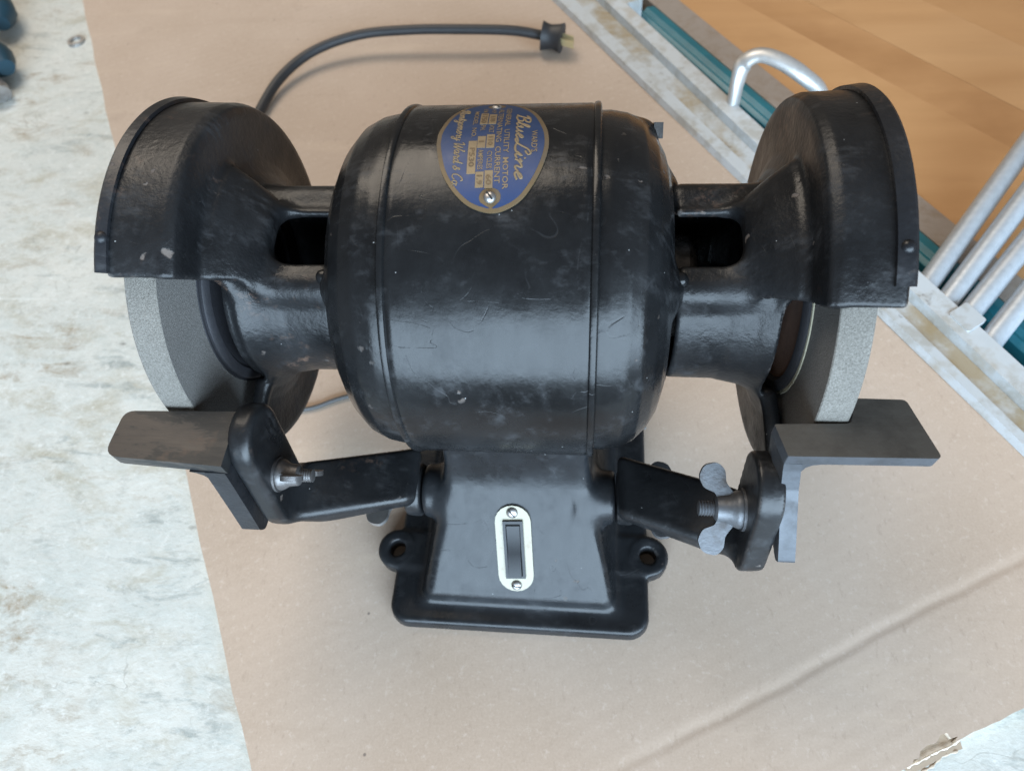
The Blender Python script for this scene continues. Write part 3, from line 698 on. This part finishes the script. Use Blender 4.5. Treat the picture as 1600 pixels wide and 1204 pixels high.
sr = math.radians(3.0)
def face_r(u, v, w):     # switch plate frame, turned a little
    u0, v0 = 1.9, 15.8; return face(u0+u*math.cos(sr)+v*math.sin(sr), v0-u*math.sin(sr)+v*math.cos(sr), w)
def slot_poly(hw, hl, n=10):
    out = []
    for s_, a0 in ((1, 0), (-1, 180)):
        for k in range(n+1):
            a = math.radians(a0+180*k/n); out.append((hw*math.cos(a), s_*(hl-hw)+hw*math.sin(a)))
    return out
bm = bmesh.new(); prism(bm, slot_poly(7.6, 20.4), -.8, .9, face_r)
sp = bm_obj('switch_plate', bm, M['cream'], gr, 35, bevel=.25)
bm = bmesh.new()
o_ = [(-4.3, -13.6), (4.3, -13.6), (4.3, 13.6), (-4.3, 13.6)]; i_ = [(-3.1, -12.4), (3.1, -12.4), (3.1, 12.4), (-3.1, 12.4)]
for k in range(4):
    a, b = o_[k], o_[(k+1) % 4]; c, d = i_[(k+1) % 4], i_[k]
    prism(bm, [a, b, c, d], .7, 2.0, face_r)
bm_obj('switch_bezel', bm, M['bakelite'], sp, 35)
bm = bmesh.new(); prism(bm, [(-3.2, -12.5), (3.2, -12.5), (3.2, 12.5), (-3.2, 12.5)], .76, .95, face_r); bm_obj('switch_well', bm, M['hole'], sp, 30)
bm = bmesh.new()
prism(bm, [(-11.2, .9), (-11.2, 1.6), (-1.5, 1.7), (0.8, 2.9), (11.8, 4.2), (12.2, .9)], -2.75, 2.75, lambda a, b, w: face_r(w, a, b))
bm_obj('rocker', bm, M['bakelite'], sp, 35, bevel=.35)
def screw(at, mat, r, parent, slot=.4, hgt=1.5):
    bm = bmesh.new(); n = 20; rings = [(r, 0), (r*.96, hgt*.35), (r*.75, hgt*.75), (r*.4, hgt*.96)]
    vs = [[bm.verts.new(at(q*math.cos(6.2832*k/n), q*math.sin(6.2832*k/n), z)) for k in range(n)] for q, z in rings]
    for a, b in zip(vs[:-1], vs[1:]):
        for k in range(n): bm.faces.new((a[k], a[(k+1) % n], b[(k+1) % n], b[k]))
    bm.faces.new(vs[-1])
    o = bm_obj('screw', bm, mat, parent, 60)
    ca, sa = math.cos(slot), math.sin(slot); bm = bmesh.new()
    prism(bm, [(-r*.8, -.28), (r*.8, -.28), (r*.8, .28), (-r*.8, .28)], hgt*.5, hgt*1.0, lambda u, v, w: at(u*ca-v*sa, u*sa+v*ca, w))
    bm.normal_update()
    o2 = bm_obj('slot', bm, M['hole'], None, 30)
    # join the slot faces as dark second material of the screw
    me = o.data; me.materials.append(M['hole']); base = len(me.vertices)
    V = [tuple(v.co) for v in me.vertices]+[tuple(v.co) for v in o2.data.vertices]
    F = [tuple(p.vertices) for p in me.polygons]+[tuple(i+base for i in p.vertices) for p in o2.data.polygons]
    m1 = [0]*len(me.polygons)+[1]*len(o2.data.polygons)
    nm = bpy.data.meshes.new('screw'); nm.from_pydata(V, [], F); nm.materials.append(mat); nm.materials.append(M['hole'])
    nm.polygons.foreach_set('material_index', m1); nm.polygons.foreach_set('use_smooth', [True]*len(F)); nm.set_sharp_from_angle(angle=1.0)
    o.data = nm; bpy.data.objects.remove(o2); return o
screw(lambda u, v, w: face_r(u, v-17.2, w+.7), M['steel'], 2.5, sp, .9, 1.7)
screw(lambda u, v, w: face_r(u, v+17.4, w+.7), M['steel'], 2.4, sp, .2, 1.7)

# ---- nameplate: local (u = reading direction, toward the viewer; v = letter height, toward +x)
R0 = 65.0; NR = .044
def cyl(u, v, off):
    uu, vv = u+4, v
    x = vv*math.cos(NR)+uu*math.sin(NR); q = uu*math.cos(NR)-vv*math.sin(NR)-4
    t = math.pi/2-q/R0; r = R0+off
    return (x-.4, -r*math.cos(t), r*math.sin(t))
outl = [(-2.0, -17.9), (8.4, -15.9), (15.5, -12.6), (20.7, -8.3), (23.2, -4.2), (24.3, .2), (23.4, 4.4), (20.6, 8.8), (16.3, 12), (10.5, 14.8), (3.3, 16.8), (-2.8, 17.2), (-9.5, 16.2), (-19.1, 13.0), (-26.4, 8.4), (-31.6, 3.0), (-32.8, -1.0), (-31.4, -6), (-26.5, -10.8), (-18.6, -14.8), (-11.6, -16.9), (-6.5, -17.9)]
outl = [(u, v+.4) for u, v in outl]
ring = [tuple(p) for p in catmull([np.array(outl[-1])]+[np.array(p) for p in outl]+[np.array(outl[0]), np.array(outl[1])], 5)][5:-10]
def flat_patch(poly, off, name, mat, parent, thick=.45, step=2.2):
    if len(poly) < 8:
        q = []
        for i in range(len(poly)):
            A = np.array(poly[i]); B = np.array(poly[(i+1) % len(poly)]); m = max(1, int(np.linalg.norm(B-A)/1.2))
            q += [tuple(A+(B-A)*k/m) for k in range(m)]
        poly = q
    P = np.array(poly); lo = P.min(0); hi = P.max(0)
    g = np.stack(np.meshgrid(np.arange(lo[0], hi[0], step), np.arange(lo[1], hi[1], step)), -1).reshape(-1, 2)
    dd = d_poly(g[:, 0], g[:, 1], [tuple(p) for p in P]); g = g[dd < -.5]
    n = len(P); vo, eo, fo, *_ = delaunay_2d_cdt([Vector(p) for p in P]+[Vector(p) for p in g], [(i, (i+1) % n) for i in range(n)], [], 1, 1e-4)
    bm = bmesh.new(); a = [bm.verts.new(cyl(v[0], v[1], off)) for v in vo]
    for f in fo: bm.faces.new([a[i] for i in f])
    b = [bm.verts.new(cyl(v[0], v[1], off-thick)) for v in vo]
    bd = [e for e in bm.edges if len(e.link_faces) == 1]
    ix = {v: i for i, v in enumerate(a)}
    for e in bd:
        i, j = ix[e.verts[0]], ix[e.verts[1]]; bm.faces.new((a[i], a[j], b[j], b[i]))
    for v in b:
        if not v.link_faces: bm.verts.remove(v)
    return bm_obj(name, bm, mat, parent, 40)
npl = flat_patch(ring, .55, 'nameplate', M['bronze'], gr, .7)
tag(npl, 'egg shaped blue and brass nameplate on the drum')
RG = np.array(ring); cen = np.array([-4.0, 0])
def inset(d):
    out = []; N = len(RG)
    for i in range(N):
        tng = RG[(i+1) % N]-RG[i-1]; tng /= np.linalg.norm(tng); nn = np.array([tng[1], -tng[0]])
        if (RG[i]-cen)@nn > 0: nn = -nn
        out.append(tuple(RG[i]+nn*d))
    return out
inn = inset(1.35)
# leave brass bosses round the two screws
inn = [p for p in inn if math.hypot(p[0]-19.3, p[1]) > 3.4 and math.hypot(p[0]+27.5, p[1]) > 3.3]
def boss_arc(cx, r, a0, a1, n=12): return [(cx+r*math.cos(math.radians(a0+(a1-a0)*k/n)), r*math.sin(math.radians(a0+(a1-a0)*k/n))) for k in range(n+1)]
ang = sorted(inn, key=lambda p: math.atan2(p[1], p[0]+4))
lowp = [p for p in ang if p[1] < 0]; upp = [p for p in ang if p[1] >= 0]
field = lowp+boss_arc(19.3, 3.3, -60, -300, 14)+upp+boss_arc(-27.5, 3.0, 120, -120, 14)
en = flat_patch(field, .64, 'enamel_field', M['blue'], npl, .3)
screw(lambda u, v, w: cyl(19.4+u, v, .55+w), M['steel'], 1.9, npl, .6, 1.5)
screw(lambda u, v, w: cyl(-26.8+u, v, .55+w), M['steel'], 1.8, npl, .6, .7)
def text(body, u0, u1, v, hgt, mat, off=.75, bold=.012, parent=npl, shear=0, name='lettering'):
    c = bpy.data.curves.new('lettering', 'FONT'); c.body = body; c.size = 1; c.offset = bold; c.resolution_u = 2; c.shear = shear
    o = bpy.data.objects.new('lettering_tmp', c); COL.objects.link(o)
    dg = bpy.context.evaluated_depsgraph_get(); m = bpy.data.meshes.new_from_object(o.evaluated_get(dg))
    Vv = np.array([q.co[:2] for q in m.vertices]); F = [tuple(p.vertices) for p in m.polygons]
    bpy.data.objects.remove(o); bpy.data.meshes.remove(m)
    lo, hi = Vv.min(0), Vv.max(0)
    V = [cyl(u0+(a-lo[0])/(hi[0]-lo[0])*(u1-u0), v-hgt/2+(b-lo[1])/(hi[1]-lo[1])*hgt, off) for a, b in Vv]
    return mesh_obj(name, V, F, mat, parent, None)
def patch(u0, u1, v, hw):
    flat_patch([(u0, v-hw), (u1, v-hw), (u1, v+hw), (u0, v+hw)], .76, 'figure_panel', M['letter'], npl, .2)
text("WARD'S", -7.0, 3.4, 13.2, 1.9, M['letter'])
text('GENERAL  UTILITY  MOTOR', -24.0, 17.0, 4.5, 1.75, M['letter'])
text('ALTERNATING  CURRENT', -23.3, 14.8, 2.0, 1.75, M['letter'])
text('H.P.', -23.2, -19.6, -.5, 1.5, M['letter']); patch(-18.8, -11.8, -.5, 1.25); text('1/8', -17, -13.2, -.5, 1.5, M['stamp'], .84)
text('VOLT', -11.1, -6.6, -.5, 1.6, M['letter']); patch(-5.7, .7, -.5, 1.25); text('110', -4.5, -.4, -.5, 1.6, M['stamp'], .84)
text('CYCLES', 2.2, 9.3, -.5, 1.6, M['letter']); patch(10, 16.3, -.5, 1.25); text('60', 11.6, 15.2, -.5, 1.7, M['stamp'], .84)
text('R.P.M.', -24.0, -20.4, -3.3, 1.5, M['letter']); patch(-19.8, -11.8, -3.3, 1.25); text('1750', -18.9, -12.6, -3.3, 1.7, M['stamp'], .84)
text('PH.', -11.1, -7.9, -3.3, 1.6, M['letter']); patch(-4.9, .6, -3.3, 1.25); text('1', -2.5, -1.9, -3.3, 1.6, M['stamp'], .84)
text('AMPERES', 1.4, 9.6, -3.3, 1.6, M['letter']); patch(10.4, 16.0, -3.3, 1.25); text('1.9', 11.7, 15, -3.3, 1.7, M['stamp'], .84)
text('MODEL  NO.', -21.6, -4.4, -6.0, 1.5, M['letter']); patch(-2.7, 11.0, -6.0, 1.3); text('P530', 0.6, 8.4, -6.0, 1.7, M['stamp'], .84)
# hand drawn script lettering, pen paths on a unit x-height
GL = {
 'B': ([[(.15, 1.75), (.35, 2.0), (.55, 1.9), (.5, 1.2), (.4, .3), (.25, .0)], [(.1, 1.55), (.5, 2.05), (1.15, 2.05), (1.2, 1.5), (.7, 1.1), (1.25, .95), (1.3, .25), (.8, -.05), (.3, .1)]], 1.5),
 'l': ([[(0, .2), (.35, .9), (.55, 1.8), (.42, 2.0), (.28, 1.6), (.25, .4), (.4, .02), (.7, .25)]], .65),
 'u': ([[(0, .6), (.2, .98), (.22, .3), (.4, .02), (.7, .3), (.85, .95), (.85, .25), (1, .02), (1.2, .25)]], 1.15),
 'e': ([[(0, .35), (.4, .55), (.6, .85), (.42, 1.02), (.2, .7), (.22, .2), (.45, .0), (.85, .3)]], .8),
 'L': ([[(1.0, 1.5), (1.25, 1.9), (1.0, 2.3), (.7, 1.9), (.6, 1.0), (.45, .2), (.1, -.05), (-.05, .2), (.3, .3), (.8, 0), (1.25, -.02), (1.5, .25)]], 1.4),
 'i': ([[(0, .3), (.22, .98), (.22, .25), (.4, .02), (.65, .25)], [(.3, 1.42), (.36, 1.5)]], .6),
 'n': ([[(0, .7), (.2, .98), (.22, .02)], [(.22, .5), (.5, .95), (.75, .9), (.78, .25), (.95, .02), (1.2, .25)]], 1.15),
 'M': ([[(-.1, 1.3), (.1, 1.8), (.3, 1.95), (.3, 1.0), (.15, .0)], [(.3, 1.9), (.75, 2.0), (.75, .3)], [(.75, 1.8), (1.2, 2.0), (1.25, .5), (1.4, .02), (1.65, .25)]], 1.6),
 'o': ([[(.35, .98), (.1, .75), (.12, .2), (.4, .0), (.62, .3), (.6, .8), (.35, .98), (.55, .85), (.9, .8)]], .8),
 't': ([[(0, .3), (.35, 1.6), (.28, .3), (.42, .02), (.7, .25)], [(.02, 1.1), (.62, 1.15)]], .65),
 'g': ([[(.65, .85), (.3, .98), (.1, .6), (.25, .1), (.6, .4), (.68, .95), (.62, -.6), (.3, -.95), (.1, -.6), (.5, -.1), (.95, .3)]], .9),
 'm': ([[(0, .7), (.18, .98), (.2, .02)], [(.2, .5), (.45, .95), (.62, .85), (.62, .05)], [(.62, .5), (.88, .95), (1.05, .85), (1.05, .2), (1.2, .02), (1.42, .25)]], 1.4),
 'r': ([[(0, .4), (.25, 1.1), (.3, .85), (.6, .85), (.55, .2), (.7, .02), (.9, .25)]], .85),
 'y': ([[(0, .6), (.2, .98), (.24, .3), (.42, .05), (.7, .4), (.8, .95), (.72, -.55), (.4, -.95), (.2, -.6), (.6, -.1), (1.05, .3)]], 1.0),
 'W': ([[(-.15, 1.6), (.1, 1.95), (.3, 1.8), (.35, .1), (.5, .0), (.95, 1.5)], [(.95, 1.7), (1.0, .1), (1.15, 0), (1.6, 1.6), (1.75, 2.1), (1.5, 2.0)]], 1.6),
 'a': ([[(.65, .85), (.35, .98), (.1, .6), (.25, .05), (.55, .25), (.68, .95), (.68, .25), (.82, .02), (1.05, .25)]], 1.0),
 'd': ([[(.65, .85), (.35, .98), (.1, .6), (.25, .05), (.55, .25), (.75, 1.9), (.7, .25), (.84, .02), (1.05, .25)]], 1.0),
 '&': ([[(.8, .2), (.3, 1.0), (.35, 1.35), (.55, 1.2), (.1, .4), (.25, .02), (.6, .2), (.8, .7)]], .95),
 'C': ([[(1.1, 1.6), (.95, 2.0), (.5, 1.8), (.15, 1.0), (.25, .2), (.7, -.02), (1.15, .4)]], 1.25),
 '.': ([[(.1, .02), (.16, .06)]], .3), ' ': ([], .45)}
def script(word, u0, u1, v, xh, rad, slant=.3, tail=None):
    strokes = []; x = 0
    for ch in word:
        g, adv = GL[ch]
        for st in g: strokes.append([(x+a+slant*b, b) for a, b in st])
        x += adv
    if tail: strokes.append([(x+a, b) for a, b in tail])
    sc = (u1-u0)/x
    V = []; F = []
    for st in strokes:
        path = catmull([np.array(p) for p in st], 5)
        q = [np.array(cyl(u0+a*sc, v+b*xh, .72)) for a, b in path]
        pm = q[len(q)//2]; up = np.array([0, pm[1], pm[2]])
        vv, ff = sweep(q, rad, 6, up, .5); base = len(V); V += list(vv); F += [[i+base for i in f] for f in ff]
    return mesh_obj('script_lettering', V, F, M['letter'], npl, 60)
script('Blue', -18.6, -3.6, 7.4, 2.05, .36)
script('Line', -3.2, 13.2, 7.4, 2.05, .36)
script('Montgomery Ward & Co.', -23.6, 15.0, -11.6, 1.55, .22, .25)

# ---- tool rest arms
def arm(sg, xp, xl, piv, c0, c1, hw, ht, l1, l2, lr, tilt, lround=2.4):
    """xp pivot lug range, xl outer lug range, |x|"""
    def fn(X, Y, Z):
        x = X*sg; hh = ht+1.9*np.clip((x-xp[1])/(xl[0]-xp[1]), 0, 1)
        d = d_cylx(x, Y, Z, piv[0], piv[1], 11.5, xp[0], xp[1], 1.5)
        f = np.clip((x-xp[0])/(xl[1]-xp[0]), -.05, 1.05)
        cy = c0[0]+(c1[0]-c0[0])*f; cz = c0[1]+(c1[1]-c0[1])*f
        ca, sa = math.cos(tilt), math.sin(tilt)
        yy = (Y-cy)*ca+(Z-cz)*sa; zz = -(Y-cy)*sa+(Z-cz)*ca
        r = 3.0; a = np.abs(yy)-hw+r; b = np.abs(zz)-hh+r; c = np.abs(x-(xp[0]+xl[1])/2)-(xl[1]-xp[0])/2+r
        q = np.sqrt(np.maximum(a, 0)**2+np.maximum(b, 0)**2+np.maximum(c, 0)**2)+np.minimum(np.maximum(np.maximum(a, b), c), 0)-r
        d = smin(d, q*.9, 3.0)
        k = d_seg2(Y, Z, l1, l2)-lr+lround; w = np.abs(x-(xl[0]+xl[1])/2)-(xl[1]-xl[0])/2+lround
        l = np.hypot(np.maximum(k, 0), np.maximum(w, 0))+np.minimum(np.maximum(k, w), 0)-lround
        d = smin(d, l, 5.0)
        zb = c1[1]-ht
        return smax(d, ((x-xl[1])-(Z-zb))*.707+4.6, 6.0)
    ys = [piv[0]-13, c0[0]-hw-3, c1[0]-hw-3, l1[0]-lr-2, piv[0]+13, c0[0]+hw+3, c1[0]+hw+3, l2[0]+lr+2]
    zs = [piv[1]-13, c0[1]-18, c1[1]-18, l1[1]-lr-2, piv[1]+13, c0[1]+18, c1[1]+18, l2[1]+lr+2]
    xa, xb = sorted((sg*(xp[0]-2), sg*(xl[1]+2)))
    V, Q = sdf_mesh(fn, (xa, min(ys), min(zs)), (xb, max(ys), max(zs)), .95)
    return mesh_obj('rest_arm', V, Q, M['arm'], gr, 180)
arm(-1, (39.3, 46.5), (80.5, 88.8), (-55, -75), (-55.5, -59), (-75, -42), 12.5, 4.1, (-75, -33), (-69.5, -1.5), 12.5, 0.0)
arm(1, (44.6, 52.0), (86.8, 95.4), (-55, -75), (-55.5, -62), (-76, -52), 13.5, 4.1, (-81, -44), (-74.5, -16.5), 12.8, 0.0, 1.3)
# ---- tool rests
tr = None
bm = bmesh.new()
prism(bm, round_poly([(-130.3, -82.6), (-88, -85.0), (-88.2, -64.2), (-129.2, -65.2)], [5, 0, 0, 4]), 2.8, 8.0, XY)
tr = bm_obj('tool_rest', bm, M['rest_worn'], gr, 35, bevel=.6)
bm = bmesh.new()
prism(bm, round_poly([(-85.2, 2.9), (-86.2, -6), (-88.2, -22), (-90.2, -37), (-88, -42), (-76, -42), (-67, -16), (-66, 2.9)], [0, 6, 6, 3, 4, 6, 6, 0]), -96.0, -88.9, lambda u, v, w: (w+.05*(v-3), u, v))
prism(bm, [(-95.2, 2.85), (-101.5, 2.85), (-99.3, 1.9), (-97.6, .2), (-96.7, -2.4), (-96.2, -5.0), (-95.2, -5)], -85.0, -66.4, XZ)
bm_obj('rest_leg', bm, M['cover'], tr, 35, bevel=.9)
bm = bmesh.new()
prism(bm, round_poly([(92.6, -75.3), (137.6, -74.4), (131.2, -54.0), (115.4, -53.9), (113.4, -63.2), (89.8, -64.2)], [.5, 1.5, 2, 2.5, 2.5, .5]), 4.6, 10.0, XY)
tr2 = bm_obj('tool_rest', bm, [M['rest_top'], M['rest_edge']], gr, 35, bevel=.45)
for p in tr2.data.polygons: p.material_index = 0 if p.normal.z > .9 else 1
bm = bmesh.new()
prism(bm, round_poly([(-75.3, 4.65), (-76, 1), (-79, -7), (-90, -23), (-95, -31), (-92, -37), (-80, -37), (-66, -15), (-64.2, 4.65)], [0, 5, 6, 6, 2, 4, 6, 6, 0]), 92.6, 98.2, lambda u, v, w: (w+.12*(5-v)-.24*max(0, u+75), u, v))
bm_obj('rest_leg', bm, M['rest_edge'], tr2, 35, bevel=.8)
bm = bmesh.new(); prism(bm, [(97.8, 4.62), (104.8, 4.62), (101.6, 3.6), (100.0, 1.8), (99.3, -1.5), (98.6, -3.5), (97.4, -3)], -75.0, -64.6, XZ)
bm_obj('inner_fillet', bm, M['rest_edge'], tr2, 50)

# ---- wing nuts
def wing_nut(base, ax, wing, parent, mat=M['zinc'], wings=(1, -1), stub=17, k_=1.0):
    ax = Vector(ax).normalized(); w = Vector(wing); w = (w-ax*w.dot(ax)).normalized(); t = ax.cross(w); B = Vector(base)
    fr3 = lambda u, v, k: tuple(B+(ax*u+w*v+t*k)*k_)
    bm = bmesh.new(); n = 28
    def rings(pr):
        vs = [[bm.verts.new(fr3(u, r*math.cos(6.28319*k/n), r*math.sin(6.28319*k/n))) for k in range(n)] for u, r in pr]
        for a, b in zip(vs[:-1], vs[1:]):
            for k in range(n): bm.faces.new((a[k], a[(k+1) % n], b[(k+1) % n], b[k]))
        bm.faces.new(vs[0][::-1]); bm.faces.new(vs[-1])
    rings([(0.9, 7.2), (2.0, 7.4), (3.4, 6.8), (5.4, 5.5), (10.0, 4.9), (10.8, 3.9)])
    for s_ in wings:
        o = round_poly([(1.8, 3.4*s_), (9.4, 3.3*s_), (10.6, 6.2*s_), (15.0, 8.0*s_), (17.0, 12.2*s_), (15.0, 17.0*s_), (9.6, 18.0*s_), (7.0, 15.0*s_), (6.6, 10.4*s_), (4.0, 6.8*s_)], [0, 0, 2, 3, 4, 4, 4, 4, 4, 3], 4)
        prism(bm, o, -1.15, 1.15, fr3)
    nut = bm_obj('wing_nut', bm, mat, parent, 40)
    bm = bmesh.new(); rings([(-1.0, 8.2), (.9, 8.2)]); bm_obj('washer', bm, mat, nut, 35, bevel=.3)
    pr = [(9.5, 2.6)]
    k = 0
    while 10+k*.55 < stub: pr.append((10+k*.55, 2.55 if k % 2 else 3.1)); k += 1
    pr += [(stub, 2.0)]
    bm = bmesh.new(); rings(pr); bm_obj('bolt_thread', bm, mat, nut, 30)
    return nut
wing_nut((86.7, -77, -29.5), (-1, 0, 0), (0, .85, .53), gr, k_=.92)
wing_nut((-80.3, -75.5, -18), (1, 0, 0), (0.12, -.50, .86), gr, M['dull'], stub=17, k_=.78)
wing_nut((-46.7, -55, -75), (-1, 0, 0), (0, 1, -.05), gr, M['steel'])
wing_nut((52.2, -55, -75), (1, 0, 0), (0, 1, -.05), gr)

# ---- power cord
CP = [(-12, 58, -104), (-25, 85, -107), (-70, 95, -109), (-150, 70, -109), (-205, 110, -109), (-218, 190, -109)]
CP += [(-215.6, 255.1, -109.0), (-206.9, 292.8, -106.0), (-186.1, 318.5, -102.0), (-151.7, 331.6, -98.0), (-110.9, 333.1, -96.0), (-70.8, 331.9, -96.0), (-31.6, 331.6, -98.0), (-8, 330.5, -102.0)]
PLUG = [np.array(q) for q in ((-9., 331., -102.5), (-4., 330.5, -103), (2., 329.5, -103), (6.5, 328.5, -103.3))]
PR = (6., 328., -103.5)
V, F = sweep(catmull(CP, 10), 3.6, 14)
cd_ = mesh_obj('power_cord', V, F, M['rubber'], gr, 60)
V, F = sweep(catmull(PLUG, 6), lambda s: 8.6+2.0*abs(2*s-1)**1.5, 22)
pg_ = mesh_obj('plug', V, F, M['rubber'], cd_, 50)
for dz in (-3.4, 3.4):
    bm = bmesh.new(); prism(bm, [(0, -.75), (10, -.75), (10, .75), (0, .75)], -2.6, 2.6, lambda u, v, w, dz=dz: (PR[0]+u*.93-w*.1, PR[1]-u*.35+dz+v, PR[2]+w-u*.1))
    bm_obj('prong', bm, M['brass'], cd_, 30, bevel=.3)
